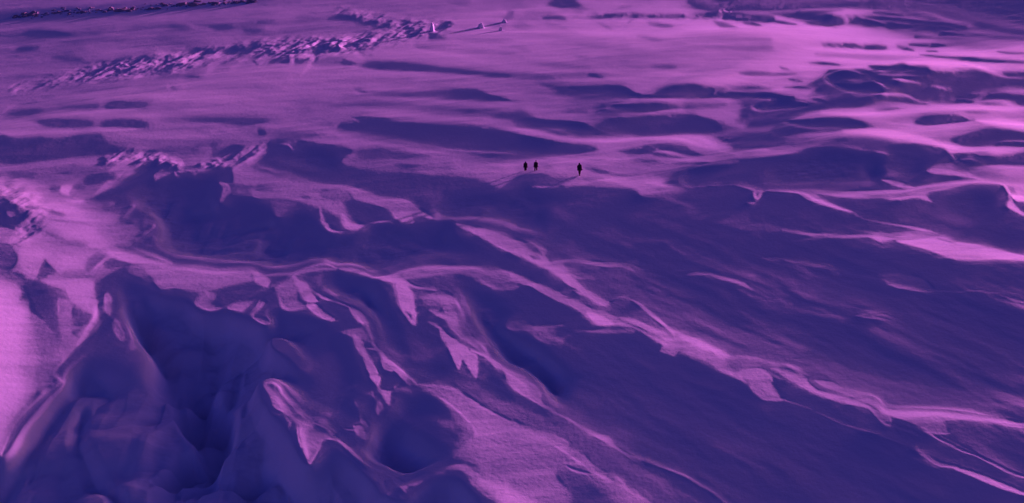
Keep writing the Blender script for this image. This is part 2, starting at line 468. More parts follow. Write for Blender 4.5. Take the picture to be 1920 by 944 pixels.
P 17 7 -40,250 50,225 180,210 260,170 420,140 560,155 700,175 800,160 900,125 1050,120 1280,150 1350,220 1420,290 1500,350 1590,400 1450,430 1200,410 1000,470 900,480 340,475 -40,480
P 30 16 40,40 120,20 200,20 160,60 60,70
P 27 14 340,110 500,75 700,75 860,90 960,120 800,160 700,170 560,150 400,140
S 46 4 8 5 420,140 620,155 760,185
S 60 5 14 6 780,185 900,210
P 38 20 0,80 250,80 450,90 300,150 0,170
S 56 7 14 8 0,210 150,200 260,165
S 72 8 60 30 560,30 800,40 1000,70 1200,110 1340,150
P 72 8 1180,100 1300,130 1340,190 1400,205 1600,190 1700,215 1850,190 1920,160 1920,130 1600,150 1400,140
S 46 8 26 10 1240,95 1340,100 1440,140
P 17 7 1360,90 1480,50 1620,10 1700,5 1920,40 2200,80 2200,100 1900,90 1780,95 1660,135 1570,150 1450,140
P 20 6 1680,135 1800,110 1920,115 2100,120 2100,150 1900,150
P 18 7 1370,210 1500,200 1590,215 1700,220 1800,215 1920,185 2200,160 2200,290 1900,290 1600,285 1500,300 1440,280
S 50 7 30 10 1440,250 1520,230 1620,280
P 44 12 1490,330 1600,285 1920,295 2200,300 2200,560 1920,560 1800,440 1700,420 1590,400
P 26 16 1520,340 1700,340 1800,380 1920,370 1920,440 1740,410 1600,390
S 60 8 26 10 1500,310 1650,300 1920,315
P 60 6 1190,330 1260,280 1340,270 1420,290 1500,350 1600,405 1500,390 1350,360 1240,350
S 36 6 12 8 1230,300 1380,320 1480,355
S 60 5 8 5 1340,190 1420,270 1500,350
S 44 5 12 6 830,300 920,320
P 62 5 840,395 900,395 1000,420 1090,455 1060,465 980,450
P 58 6 0,480 300,480 500,485 900,475 1030,475 1150,440 1350,410 1600,405 1760,430 1780,460 1700,430 1500,430 1350,465 1220,490 1180,515 1220,560 1100,530 980,550 840,530 700,540 500,525 350,515 440,570 600,630 580,640 420,600 300,560 200,505 0,492
P 38 10 700,510 900,510 1050,500 1000,530 800,530
S 72 5 18 8 60,485 250,500 350,550 500,605 620,640
S 70 5 12 6 1030,485 1200,450 1500,420
S 70 5 12 6 900,545 1050,530 1150,520
P 17 8 1350,510 1500,460 1700,440 1770,470 1700,560 1400,600 1200,600 1250,540
S 50 4 10 5 620,640 720,690 850,715 1000,740 1150,765 1230,790 1280,820
S 66 5 16 8 1000,740 1120,765 1220,785
S 56 5 16 8 1760,450 1800,500 1800,540
P 72 5 1780,600 1810,540 1850,590 1900,640 1960,690 1900,665
P 82 5 1810,510 1920,525 1960,540 1960,575 1860,565
P 17 5 1840,570 1960,580 1960,660 1900,640
P 34 10 -20,735 100,760 200,790 60,790 -20,780
S 60 8 26 12 100,775 240,790 400,810 560,820 760,815
P 66 8 760,815 980,800 940,840 840,860
P 26 8 1060,790 1200,790 1250,815 1180,840 1060,830
P 42 9 700,780 900,800 1060,790 1060,840 900,830
P 70 6 950,860 1160,840 1260,830 1330,830 1450,865 1600,885 1740,920 1960,990 1960,1000 1700,1000 1400,1000 1160,920
S 26 5 10 6 1260,840 1340,860 1400,880
S 50 4 8 5 1280,815 1400,855
S 30 10 20 14 60,830 200,850 400,820
O 0 472 4
P 60 10 -100,-10 620,-20 960,-20 1280,95 1180,100 960,100 860,130 700,200 680,260 720,340 740,540 620,690 500,830 470,990 300,1150 130,1360 40,1500 -100,1700
P 68 20 130,0 300,-10 600,60 630,120 420,140 320,60 280,120 260,200 180,180 150,100
P 72 14 800,-10 1000,-10 1280,95 1000,90 840,40
P 28 10 -80,-60 60,-60 120,10 130,70 90,130 0,170 -80,170
P 30 10 0,170 120,150 190,190 90,225 0,225
P 24 7 260,195 320,50 360,90 420,150 360,170 330,190
P 30 8 640,60 720,0 780,10 780,60 700,110 640,140
P 24 7 760,70 830,45 880,60 1000,95 900,100 780,120
S 66 5 12 6 680,140 780,50 830,40
S 24 5 10 6 1000,90 1180,95
P 44 12 420,180 480,150 620,150 680,180 480,195
P 74 6 300,200 480,205 620,190 680,210 700,280 560,220 460,260 380,250
P 70 16 480,220 690,220 720,360 700,440 640,440 500,330
P 24 6 120,235 180,200 280,215 420,255 470,270 500,340 560,400 680,470 640,540 560,450 540,400 480,340 440,360 460,560 440,700 380,780 400,640 330,520 200,420 220,360
P 44 8 130,370 160,300 200,310 230,370 200,420 160,410
P 76 60 -100,230 80,230 150,280 120,360 200,430 170,700 150,944 200,1150 70,1340 -100,1560
P 44 20 200,450 260,460 340,540 430,640 440,760 440,860 390,1000 300,1060 250,960 280,760 240,560
P 54 10 440,370 460,360 490,460 540,440 550,540 520,700 440,820 440,600
P 22 7 540,400 600,440 680,470 650,530 600,580 560,620 530,600 540,500
S 44 6 16 8 530,560 590,560
S 76 5 30 14 710,400 700,500 640,600 570,690
P 50 9 1000,100 1280,98 1480,115 1600,140 1750,135 1850,135 1920,155 2000,180 1900,220 1750,240 1600,280 1440,290 1300,280 1200,290 1130,220 1060,150 940,120
S 62 9 26 14 1200,110 1480,130 1640,155 1860,140 1960,170
P 17 5 700,270 760,190 850,140 950,110 1060,150 1130,220 1200,290 1400,300 1560,290 1700,250 1900,210 2000,180 4000,500 4000,2200 -100,2200 -100,1700 0,1524 80,1344 190,1194 400,1000 460,970 400,900 500,790 620,670 720,600 740,540 720,340
S 36 8 16 8 340,1050 460,972
P 34 14 950,120 1060,130 1150,220 1080,220 960,160
P 72 3 770,320 800,310 830,360 825,460 800,470 770,420
P 70 3 830,515 870,510 940,610 935,655 900,655 860,590
P 17 6 780,510 800,490 860,480 870,495 830,515 790,600 770,590
G 22 950 800 300 180 .8
P 50 8 1460,380 1520,290 1600,310 1600,350 1560,370 1660,405 1580,435 1500,410
P 54 7 1700,420 1780,370 1920,345 2000,380 1900,470 2020,520 1980,540 1900,500 1840,490 1800,440
O 480 472 4
P 17 3 590,120 850,180 1030,220 1060,400 1150,520 1200,560 1160,900 1120,930 900,700 840,540 720,410 520,330 400,260 300,190 560,140
P 17 5 60,300 0,410 -40,470 100,560 500,560 700,620 900,940 -200,1100 -300,600 -100,440 50,320
S 50 5 14 8 20,175 150,165 270,160 400,110 500,88 590,120
S 44 5 10 6 300,150 450,130 590,125
P 66 4 590,120 720,120 800,140 880,180 1030,160 1100,190 1040,220 900,195 760,160
P 20 6 90,240 120,210 270,190 200,210 100,260
P 62 6 -20,160 60,180 100,220 60,260 -20,220
P 44 10 130,260 280,200 300,260 320,350 380,400 300,430 200,420 160,320
S 58 6 50 30 300,220 360,280 400,330 450,350
P 66 5 380,390 450,380 500,430 600,500 560,510 500,490 440,450
S 60 4 12 6 270,185 350,240 470,320 620,370 720,410
P 17 4 410,290 440,300 500,350 480,360 440,330
P 17 4 510,380 600,390 700,430 720,460 620,490 580,450
P 70 4 700,400 780,440 820,490 860,600 900,700 1010,820 1150,944 1180,1000 1100,960 960,820 880,700 830,590 760,510 720,450
P 46 6 620,590 720,560 800,560 830,620 870,670 820,660 780,640 700,620
P 58 6 700,600 780,640 820,700 840,790 900,880 920,960 880,980 830,900 780,760 740,680
P 17 4 815,665 860,670 890,740 950,820 920,870 860,800
S 46 4 12 6 830,710 900,720 930,760
P 54 5 930,790 1020,880 1000,900 940,870
P 68 5 1030,220 1120,200 1150,270 1180,320 1190,430 1200,520 1190,545 1150,530 1080,430 1060,370
P 20 4 1110,440 1150,460 1160,500 1130,470
P 46 12 1100,200 1050,160 1100,140 1250,90 1420,90 1580,105 1760,100 1920,145 1960,170 1960,260 1900,280 1800,270 1650,200 1500,150 1300,170 1160,190
S 58 7 20 10 1000,170 1180,110 1280,95 1580,108 1760,105 1920,160
S 58 4 12 8 1100,205 1200,260 1340,280
P 26 12 1180,320 1240,270 1300,300 1340,400 1220,400
P 47 6 1240,330 1380,285 1460,310 1500,370 1560,480 1560,530 1460,500 1400,450 1380,410 1280,390
P 17 4 1280,410 1340,400 1400,440 1480,490 1400,460
P 56 5 1280,435 1340,435 1480,500 1560,530 1620,620 1720,730 1740,790 1640,720 1540,640 1460,560 1360,480
P 17 4 1330,490 1400,500 1460,560 1420,560
S 60 4 10 6 1280,520 1340,540 1420,590
P 66 5 1380,580 1480,640 1600,740 1650,790 1650,930 1620,920 1540,800 1520,860 1500,870 1440,740
S 64 4 16 8 1600,730 1720,780 1840,860 1920,900
P 56 5 1740,800 1920,890 2040,944 2040,990 1920,960 1840,880 1780,860
S 34 6 10 6 1670,680 1725,680
P 26 20 1140,600 1280,560 1300,800 1180,820
P 26 20 100,640 200,650 300,760 400,880 340,900 240,780 120,720
P 46 4 0,480 60,490 120,530 60,525 0,505
O 960 472 4
P 70 4 -20,-10 50,-40 140,-80 200,-40 270,60 300,90 380,110 460,200 540,280 640,330 730,370 690,400 640,390 560,340 480,310 400,240 330,170 200,100 80,40
P 17 4 120,20 180,25 200,45 160,50
P 17 4 410,250 500,295 460,290
P 62 5 -20,150 100,180 200,240 320,290 440,340 560,370 680,430 780,480 900,490 1000,550 1160,600 1240,660 1320,720 1420,770 1560,840 1700,920 1760,980 1700,960 1560,880 1300,750 1240,740 1200,770 1080,730 1120,700 1040,640 900,570 760,540 620,540 560,480 480,420 340,370 240,320 100,240 -20,200
S 74 6 40 16 560,450 640,500 740,530
P 18 4 330,300 440,330 560,360 690,430 600,420 480,360 380,330
P 26 5 340,280 420,260 440,300 380,300
S 30 5 14 8 780,490 900,550 1080,630 1130,650
S 20 5 10 6 900,550 1000,590
P 36 8 -40,520 60,500 160,540 300,530 440,550 540,570 440,610 380,660 380,715 300,690 200,650 100,580 -40,570
S 48 6 14 8 -20,510 80,500 160,545 380,535
S 40 8 20 10 540,580 700,580 900,590
P 22 8 320,560 480,550 440,600 360,620
P 62 6 290,80 320,55 480,48 640,65 850,68 960,110 980,150 900,130 820,100 700,100 520,75 400,75 380,90 460,150 560,200 460,190 340,110
P 38 10 400,100 480,120 620,200 560,205 440,160
P 34 8 880,90 1000,140 940,150
S 30 5 12 8 1000,140 1150,175
P 34 8 1200,110 1260,110 1300,135 1200,130
P 54 5 1310,160 1380,130 1480,135 1600,180 1740,220 1800,270 1720,240 1560,200 1480,160
S 30 5 14 8 1770,155 1820,160
S 48 3 10 6 720,360 760,340 840,328 900,360
S 60 4 16 8 900,360 1000,430 1080,500 1170,580
P 70 4 1150,560 1260,600 1400,650 1520,710 1650,790 1590,810 1540,800 1480,740 1400,740 1320,700 1220,640
P 18 4 1150,600 1220,650 1320,725 1280,710 1200,650
P 26 5 1380,745 1480,740 1530,800 1440,780
S 46 3 8 5 1590,810 1700,785 1780,785 1900,825
P 30 9 1600,820 1760,800 1900,840 1860,860 1700,880
P 64 5 1680,890 1740,870 1860,870 1920,900 1960,960 1880,960 1720,944 1660,890
P 20 4 1060,680 1120,700 1080,740 1040,720
S 36 3 8 5 1010,-105 1150,-80 1260,0 1300,10
O 1440 472 4
P 36 6 -40,20 60,20 140,40 60,50 -40,35
P 56 4 110,40 220,45 330,65 450,75 500,110 540,155 480,140 430,100 300,85 180,65
P 48 5 800,165 900,150 1080,165 1180,200 1250,275 1180,285 1060,260 960,245 900,215 860,190
S 60 5 14 6 900,220 1060,250 1220,275
S 26 3 8 5 700,155 820,165
S 42 3 8 5 1250,275 1400,285 1560,280 1680,300 1780,335
S 52 4 12 8 1780,335 1850,360 1940,375
G 22 1500 370 300 90 .7
P 52 4 650,460 760,435 860,445 930,465 880,465 800,460 900,490 920,500 800,485
S 26 4 8 5 590,535 650,530
P 76 4 1320,10 1420,-5 1600,-30 1960,30 1960,55 1700,50 1500,20
O 480 708 4
P 60 5 40,60 60,35 120,35 170,70 200,130 280,210 340,270 420,330 520,365 610,450 720,560 860,670 1000,720 1100,770 1130,800 1120,850 1050,790 1020,750 960,760 980,840 1000,870 980,890 940,790 860,730 760,600 640,480 520,450 480,510 410,630 390,660 350,560 310,420 310,340 240,280 180,240 120,200 90,130
P 74 10 120,60 180,130 260,230 160,200
P 46 10 380,360 500,380 470,500 410,600 390,500
P 72 6 310,380 350,390 390,600 350,560
S 72 5 16 8 420,330 520,380 610,455 740,590 900,720
S 50 4 12 6 220,280 245,330 240,375
S 30 5 10 5 90,260 180,270
P 32 8 380,280 520,300 620,370 700,380 560,370 440,320
P 70 5 840,-20 930,-20 920,60 980,90 1010,90 1000,190 980,190 930,100 880,40
P 60 4 890,170 920,170 960,220 920,270 895,230
S 36 5 14 8 870,80 900,170
S 60 5 30 14 1080,-20 1200,60
P 70 4 1100,-20 1150,0 1210,60 1140,50
P 40 8 1010,90 1080,60 1200,50 1250,60 1180,80 1060,100
S 52 5 14 8 1030,70 1060,40
P 42 6 730,150 780,160 820,200 800,260 840,350 820,380 790,340 770,260
S 58 4 12 6 790,300 840,360
P 64 5 730,360 780,345 815,390 820,465 770,430
S 34 4 10 5 660,375 740,385
P 40 6 1200,50 1320,55 1460,80 1560,120 1660,190 1720,230 1920,320 2080,370 2340,480 2200,540 1920,560 1800,440 1650,500 1580,480 1650,420 1560,300 1420,180 1280,100
S 52 4 14 8 1200,55 1330,58 1480,85 1600,150 1720,230 1920,325
G 40 1700 330 120 120 .6
P 42 14 1600,480 1920,330 2080,420 2200,560 2360,700 2400,960 2100,944 1920,900 1600,640 1460,600
P 46 16 1800,360 2000,400 2180,480 2400,620 2300,640 2000,500 1850,440
P 66 30 1560,680 1640,700 1800,780 1920,830 2040,900 2060,1000 1900,1000 1760,900 1640,800
P 58 8 1120,780 1180,750 1300,700 1500,650 1600,680 1660,760 1600,740 1500,690 1360,720 1220,790 1160,800
P 38 10 1300,730 1440,680 1500,690 1340,740
P 17 6 1220,800 1380,720 1540,700 1620,800 1760,920 1800,1000 1200,1000
S 40 5 20 10 1140,820 1160,880
S 32 5 14 8 1060,860 1130,920
S 32 5 10 6 1020,880 1050,930
S 30 5 10 6 900,830 930,870
O 960 708 4
P 62 5 0,-40 80,0 160,30 210,90 220,160 260,200 400,290 520,350 640,400 720,430 780,500 880,560 960,590 970,625 900,600 800,530 640,450 480,350 380,290 240,210 120,140 20,80 -60,-20
P 46 8 100,30 180,60 200,140 140,110
S 60 3 8 4 260,205 400,295 520,355
P 48 8 -20,330 120,380 260,450 420,530 540,570 620,650 820,770 840,820 920,840 960,890 1060,950 1000,1000 820,944 700,880 520,700 300,560 160,500 150,560 340,740 440,860 460,960 -20,960
P 43 20 -20,400 140,500 160,600 320,740 420,860 430,960 0,960
S 66 5 16 8 320,510 500,630 620,710 760,780 900,860 1040,944
P 68 34 -80,780 0,830 140,900 200,960 -80,960
P 24 12 330,720 420,650 540,650 640,760 760,900 860,960 460,960 440,870
S 44 6 12 6 400,650 470,690 600,720
P 42 8 560,720 700,820 900,900 960,940 800,930 660,840
S 60 4 12 5 980,600 1100,650 1280,720 1400,790 1520,860 1640,960
S 30 3 8 4 960,610 1050,690
P 42 5 1290,750 1400,810 1440,830 1500,900 1620,960 1560,960 1420,830
G 22 1150 820 200 120 .5
G 21 250 270 260 80 .5
O 1440 708 4
P 62 4 200,-10 260,-20 320,50 420,110 560,160 720,190 780,240 880,270 900,290 920,350 940,365 860,350 800,290 740,230 560,190 380,130 260,50
P 60 5 350,10 480,20 560,70 700,110 820,150 890,220 1100,225 1400,235 1600,265 1960,330 1960,365 1600,320 1380,320 1300,330 1360,410 1200,410 1160,380 1040,330 860,270 780,210 600,140 450,70
P 74 6 820,200 900,230 1200,240 1500,265 1900,330 1600,320 1250,290 1000,290 860,260
P 50 12 1050,300 1250,320 1340,400 1200,390 1100,340
S 52 4 12 6 1160,380 1300,460 1440,530 1560,570
S 36 3 8 5 1300,430 1440,500 1560,560
S 58 4 12 8 1560,570 1700,640 1820,700 1960,745
S 34 3 8 5 940,365 1060,400 1120,430
P 42 6 780,240 900,290 920,340 860,340 820,300
P 60 5 -40,70 0,90 60,130 120,145 60,150 -40,110
S 46 3 8 5 100,145 300,220 500,320 680,385 860,430 1000,480 1080,520
S 62 4 20 12 1080,520 1200,590 1290,640 1420,660
P 44 6 1060,590 1160,600 1280,670 1200,650
S 30 4 10 5 1020,525 1080,530
S 68 5 26 16 1400,665 1560,720 1760,800 1960,880
G 22 900 640 400 140 .6
G 22 1500 430 250 120 .5
O 1280 600 2.74
P 54 6 -40,60 0,100 200,200 300,280 440,370 520,400 440,400 360,340 260,260 -40,150
P 60 5 300,250 380,255 470,330 500,390 420,400 350,340
S 62 4 26 12 440,225 560,280 680,360
S 50 4 14 8 360,190 460,230 560,250 640,300
S 42 4 10 6 200,200 280,185 380,205
P 30 7 215,205 300,190 370,230 300,245 250,245
S 30 4 10 6 430,260 500,290
S 64 5 20 10 680,360 800,400 920,430
'''
THICK=1.6
def box1(a,r,ax):
    # gaussian-ish blur by 3 box filters
    r=int(r)
    if r<1: return a
    for _ in range(3):
        p=np.pad(a,[(r+1,r) if i==ax else (0,0) for i in range(2)],mode='edge')
        c=np.cumsum(p,axis=ax,dtype=np.float64)
        n=a.shape[ax]
        if ax==0: a=(c[2*r+1:2*r+1+n]-c[:n])/(2*r+1)
        else: a=(c[:,2*r+1:2*r+1+n]-c[:,:n])/(2*r+1)
    return a
def raster(txt,W=960,H=472,soft=False,sc=0.5):
    """paint slope-light strokes; coordinates in photo px (1920x944)"""
    img=np.full((H,W),0.46); ox=oy=0.; k=1.
    for ln in txt.strip().splitlines():
        f=ln.split()
        if f[0]=='O': ox,oy,k=map(float,f[1:4]); continue
        if f[0]=='G':
            lv,x,y,rx,ry,al=map(float,f[1:7]); lv/=100
            x=(ox+x/k)*sc;y=(oy+y/k)*sc;rx=rx/k*sc;ry=ry/k*sc
            Y,X=np.mgrid[0:H,0:W]
            w=al*np.exp(-((X-x)/rx)**2-((Y-y)/ry)**2); 
            img=img*(1-w)+lv*w; continue
        lv=float(f[1])/100; fe=float(f[2])/k*sc*((2.4 if oy<236 and k>1 and ox==0 and lv<.3 else 1.3 if oy<236 else 1.2) if soft else 1.2)
        i=3 if f[0]=='P' else 5
        pts=np.array([[float(v) for v in p.split(',')] for p in f[i:]])
        pts=(pts/k+[ox,oy])*sc
        # round the outline (Catmull-Rom)
        cl=f[0]=='P'; n=len(pts)
        if n>2:
            o=[]
            for j in range(n if cl else n-1):
                p0,p1,p2,p3=[pts[(j+d)%n] if cl else pts[min(max(j+d,0),n-1)] for d in (-1,0,1,2)]
                for t in (0,.25,.5,.75):
                    o.append((2*t**3-3*t*t+1)*p1+(t**3-2*t*t+t)*(p2-p0)*.38+(-2*t**3+3*t*t)*p2+(t**3-t*t)*(p3-p1)*.38)
            if not cl: o.append(pts[-1])
            pts=np.array(o)
        if f[0]=='S':
            w0,w1=float(f[3])/k*sc/2,float(f[4])/k*sc/2
            if oy>400 and lv>.4: w0*=THICK; w1*=THICK; lv+=.05
            if oy>400 and .25<lv<=.4: lv+=.06; w0*=THICK; w1*=THICK
        m=fe*2+3+(max(w0,w1) if f[0]=='S' else 0)
        x0=max(0,int(pts[:,0].min()-m)); x1=min(W,int(pts[:,0].max()+m)+1)
        y0=max(0,int(pts[:,1].min()-m)); y1=min(H,int(pts[:,1].max()+m)+1)
        if x1<=x0 or y1<=y0: continue
        Y,X=np.mgrid[y0:y1,x0:x1].astype(float)
        D=np.full(X.shape,1e9)
        seg=list(zip(pts[:-1],pts[1:]))
        if f[0]=='P': seg.append((pts[-1],pts[0]))
        if f[0]=='S':
            L=[0.]
            for a,b in seg: L.append(L[-1]+np.hypot(*(b-a)))
            best=np.zeros(X.shape)
            for j,(a,b) in enumerate(seg):
                d=b-a; q=max((d**2).sum(),1e-9)
                t=np.clip(((X-a[0])*d[0]+(Y-a[1])*d[1])/q,0,1)
                s=(L[j]+t*(L[j+1]-L[j]))/max(L[-1],1e-9)
                # widest in the middle, thin at ends
                w=w1*.5+(w0-w1*.5)*np.sin(np.pi*np.clip(s*.86+.07,0,1))
                dist=np.hypot(X-a[0]-t*d[0],Y-a[1]-t*d[1])-w
                D=np.minimum(D,dist)
        else:
            ins=np.zeros(X.shape,bool)
            for a,b in seg:
                d=b-a; q=max((d**2).sum(),1e-9)
                t=np.clip(((X-a[0])*d[0]+(Y-a[1])*d[1])/q,0,1)
                D=np.minimum(D,np.hypot(X-a[0]-t*d[0],Y-a[1]-t*d[1]))
                if a[1]!=b[1]:
                    c=((a[1]>Y)!=(b[1]>Y))&(X<(b[0]-a[0])*(Y-a[1])/(b[1]-a[1])+a[0])
                    ins^=c
            D=np.where(ins,-D,D)
        fe=max(fe,.6)
        w=np.clip(.5-D/(2*fe),0,1); w=w*w*(3-2*w)
        s=img[y0:y1,x0:x1]; s[...]=s*(1-w)+lv*w
    # the terminators of the photograph are soft
    g=img.copy(); b=img.copy()
    for ax in (0,1): g=box1(g,3,ax)
    for ax in (0,1): b=box1(b,9,ax)
    Y=np.mgrid[0:H,0:W][0]/sc; w=np.clip((Y-230)/120,0,1)
    gh=box1(box1(img,9,1),1,0); far=.45*img+.15*g+.4*gh; near=.46*img+.27*g+.27*b
    if not soft: return img
    o=np.maximum(far*(1-w)+near*w, img*(.80+.11*w))
    X=np.mgrid[0:H,0:W][1]/sc
    s=lambda t: 1/(1+np.exp(-np.clip(t,-30,30)))
    k=s((1150-X)/120)*s((430-Y)/40)*s((X-60)/60+(300-Y)/30)      # the duller far and middle left
    o=np.where(o>.36,.36+(o-.36)*(1-.52*k),o)
    k2=k*s((190-Y)/25)
    o=np.where(o<.36,.36+(o-.36)*(1-.3*k2),o)
    b=o
    for ax in (0,1): b=box1(b,5 if ax==0 else 12,ax)
    return np.clip(o+.4*(o-b)*s((340-Y)/30),.16,1.1)
def lin(q): return np.where(q<.04045,q/12.92,((q+.055)/1.055)**2.4)

# ------------------------------------------------------------------ slopes -> terrain heights
F=2638.; CX,CY=960.,472.
DEP=np.radians(20.0)          # depression of the optical axis
HC=60.
CORN=.14
DD0,DD1,KAP,FREE,BOOST=.015,.0,.2,.05,4.
TSC=.77
ELEV=np.radians(6.0); AZ=np.radians(45.0)
SX,SY=-np.sin(AZ),-np.cos(AZ)  # horizontal direction the light travels
IMAX=.36
U0,U1,V0,V1=-260.,2180.,-70.,1060.
def zref(Y): return np.where(Y<206,-.06*(206-Y),0.)
def row_Y(v):
    a=DEP+np.arctan((v-CY)/F)
    Y=HC/np.tan(a)
    for _ in range(20): Y=(HC-zref(Y))/np.tan(a)
    return Y
def project(X,Y,Z):
    d=Y*np.cos(DEP)+(HC-Z)*np.sin(DEP)
    up=-(HC-Z)*np.cos(DEP)+Y*np.sin(DEP)
    return CX+F*X/d, CY-F*up/d
def grid(nu,nv):
    v=np.linspace(V0,V1,nv); u=np.linspace(U0,U1,nu)
    Y=row_Y(v); 
    d=Y*np.cos(DEP)+(HC-zref(Y))*np.sin(DEP)
    X=(u[None,:]-CX)/F*d[:,None]
    return X,np.repeat(Y[:,None],nu,1),v,u
def resize(a,nv,nu):
    j=np.linspace(0,a.shape[0]-1,nv); i=np.linspace(0,a.shape[1]-1,nu)
    j0=np.clip(j.astype(int),0,a.shape[0]-2); i0=np.clip(i.astype(int),0,a.shape[1]-2)
    fj=(j-j0)[:,None]; fi=(i-i0)[None]
    A=a[j0][:,i0];B=a[j0][:,i0+1];C=a[j0+1][:,i0];D=a[j0+1][:,i0+1]
    return A*(1-fj)*(1-fi)+B*(1-fj)*fi+C*fj*(1-fi)+D*fj*fi
def sample(img,u,v,sc=.5):
    x=np.clip(u*sc-.5,0,img.shape[1]-1.001); y=np.clip(v*sc-.5,0,img.shape[0]-1.001)
    x0=x.astype(int);y0=y.astype(int);fx=x-x0;fy=y-y0
    return (img[y0,x0]*(1-fx)+img[y0,x0+1]*fx)*(1-fy)+(img[y0+1,x0]*(1-fx)+img[y0+1,x0+1]*fx)*fy
def shadow_depth(X,Y,h,u,v,reach=160.,n=44):
    """how far each vertex lies below the sun ray grazing the terrain sunward of it"""
    vr=v[::-1]; Yr=row_Y(v)[::-1]     # ascending Y as v descends
    D=np.full(h.shape,-1e9); te=np.tan(ELEV)
    for t in np.geomspace(.5,reach,n):
        x=X-SX*t; y=Y-SY*t
        j=np.interp(y,Yr,np.arange(len(v))[::-1])
        dd=y*np.cos(DEP)+(HC-zref(y))*np.sin(DEP)
        i=((x*F/dd+CX)-u[0])/(u[-1]-u[0])*(len(u)-1)
        ok=(y<Yr[-1])&(i<len(u)-1)
        i=np.clip(i,0,len(u)-1.001); j=np.clip(j,0,len(v)-1.001)
        i0=i.astype(int);j0=j.astype(int);a=i-i0;b=j-j0
        z=(h[j0,i0]*(1-a)+h[j0,i0+1]*a)*(1-b)+(h[j0+1,i0]*(1-a)+h[j0+1,i0+1]*a)*b
        D=np.where(ok,np.maximum(D,z-t*te-h),D)
    return D
def solve(q,levels=((200,150,16,220),(400,300,10,80),(800,600,4,60)),lam=.02,mu=4e-6,nu_=6e-5,verbose=True):
    pt=np.linspace(-.6,1.,800); It=(np.sin(ELEV)+np.cos(ELEV)*pt)/np.sqrt(1+pt*pt)
    T=np.clip((lin(q)-lin(.175))/(lin(.82)-lin(.175)),-.2,1.7)*IMAX*TSC
    h=None
    for nu,nv,outer,cg in levels:
        X,Y,v,u=grid(nu,nv); zr=zref(Y)
        h=zr.copy() if h is None else resize(h,nv,nu)
        dXu=np.diff(X,axis=1); dYv=np.diff(Y,axis=0); dXv=np.diff(X,axis=0)
        dXu=dXu[:-1]; dYv=dYv[:,:-1]; dXv=dXv[:,:-1]
        def grad(h):
            hu=(h[:-1,1:]-h[:-1,:-1]+h[1:,1:]-h[1:,:-1])/2; hv=(h[1:,:-1]-h[:-1,:-1]+h[1:,1:]-h[:-1,1:])/2
            hX=hu/dXu; hY=(hv-hX*dXv)/dYv
            return hX,hY
        def gradT(gX,gY):
            hv=gY/dYv; gX=gX-hv*dXv; hu=gX/dXu
            o=np.zeros((nv,nu)); a=hu/2;b=hv/2
            o[:-1,1:]+=a-b;o[:-1,:-1]-=a+b;o[1:,1:]+=a+b;o[1:,:-1]+=b-a
            return o
        def lap(h):
            o=np.zeros_like(h)
            o[1:-1]+=h[2:]+h[:-2]-2*h[1:-1]; o[:,1:-1]+=h[:,2:]+h[:,:-2]-2*h[:,1:-1]; return o
        def lapT(g):
            o=np.zeros_like(g)
            a=g[1:-1]; o[2:]+=a;o[:-2]+=a;o[1:-1]-=2*a
            a=g[:,1:-1]; o[:,2:]+=a;o[:,:-2]+=a;o[:,1:-1]-=2*a; return o
        px=Y*(1/F); ls=1/px**2   # curvature weight relative to pixel footprint
        near=np.clip((zr*0+ (v[:,None]-330)/400),0,1)
        for it in range(outer):
            pu,pv=project(X,Y,h)
            ang=np.maximum.accumulate((-(HC-h)/np.hypot(X,Y))[::-1],axis=0)[::-1]
            vis=((-(HC-h)/np.hypot(X,Y))>=ang-2e-4).astype(float)
            t=sample(T,pu,pv); s=sample(np.clip(T,-9,.03),pu,pv)
            inside=1.
            p=np.interp(t,It,pt)
            dark=np.clip(1-t/.03,0,1)
            p=np.where(dark>0,p-(DD0+DD1*near)*dark,p)
            lit=np.clip((t-.02)/.03,0,1); Ds=shadow_depth(X,Y,h,u,v)
            kw=KAP*lit*(Ds>-.05); lift=np.clip(Ds+.05,0,2.)*1.0
            off=np.clip((pu-1925)/60,0,1); p=np.where(off>0,np.maximum(p,-.085)*off+p*(1-off),p)
            gX,gY=grad(h); cur=np.zeros_like(h); cur[:-1,:-1]=SX*gX+SY*gY
            free=(dark>.5)&((Ds>.12)|(cur<p))&(it+nu/100>3)&(off<.5)
            leak=(dark>.5)&(cur>-.108)&(Ds<.1)
            w=(.05+.95*vis)*np.where(free,FREE,np.where(leak,BOOST,1.)); w=w[:-1,:-1]; p=p[:-1,:-1]
            rX,rY=SX*w*p,SY*w*p
            b=gradT(rX,rY)+mu*zr+kw*(h+lift)
            def A(h):
                gX,gY=grad(h); gs=SX*gX+SY*gY; gt=-SY*gX+SX*gY
                return gradT(SX*w*gs-SY*lam*gt, SY*w*gs+SX*lam*gt)+mu*h+kw*h+nu_*lapT(ls*lap(h))
            # Jacobi
            cu=(SX/dXu-SY*dXv/dXu/dYv)**2+(SY/dYv)**2+lam*((SY/dXu)**2+(SX/dYv)**2)
            D=np.full((nv,nu),mu)+kw; D[:-1,:-1]+=cu/4;D[1:,1:]+=cu/4;D[1:,:-1]+=cu/4;D[:-1,1:]+=cu/4; D+=nu_*20*ls
            r=b-A(h); z=r/D; pp=z.copy(); rz=(r*z).sum(); r0=rz
            for k in range(cg):
                Ap=A(pp); al=rz/(pp*Ap).sum(); h=h+al*pp; r=r-al*Ap
                z=r/D; rn=(r*z).sum(); pp=z+rn/rz*pp; rz=rn
            gX,gY=grad(h); gs=SX*gX+SY*gY
            if verbose: print(nu,it,'res',rz/r0,'err',np.sqrt((w*(gs-p)**2).mean()),'h',h.min(),h.max(),'vis',vis.mean(),'shadowed lit',(Ds*(lit>.5)>.02).mean()/ (lit>.5).mean(),(np.clip(Ds,0,9)*(lit>.5)).mean())
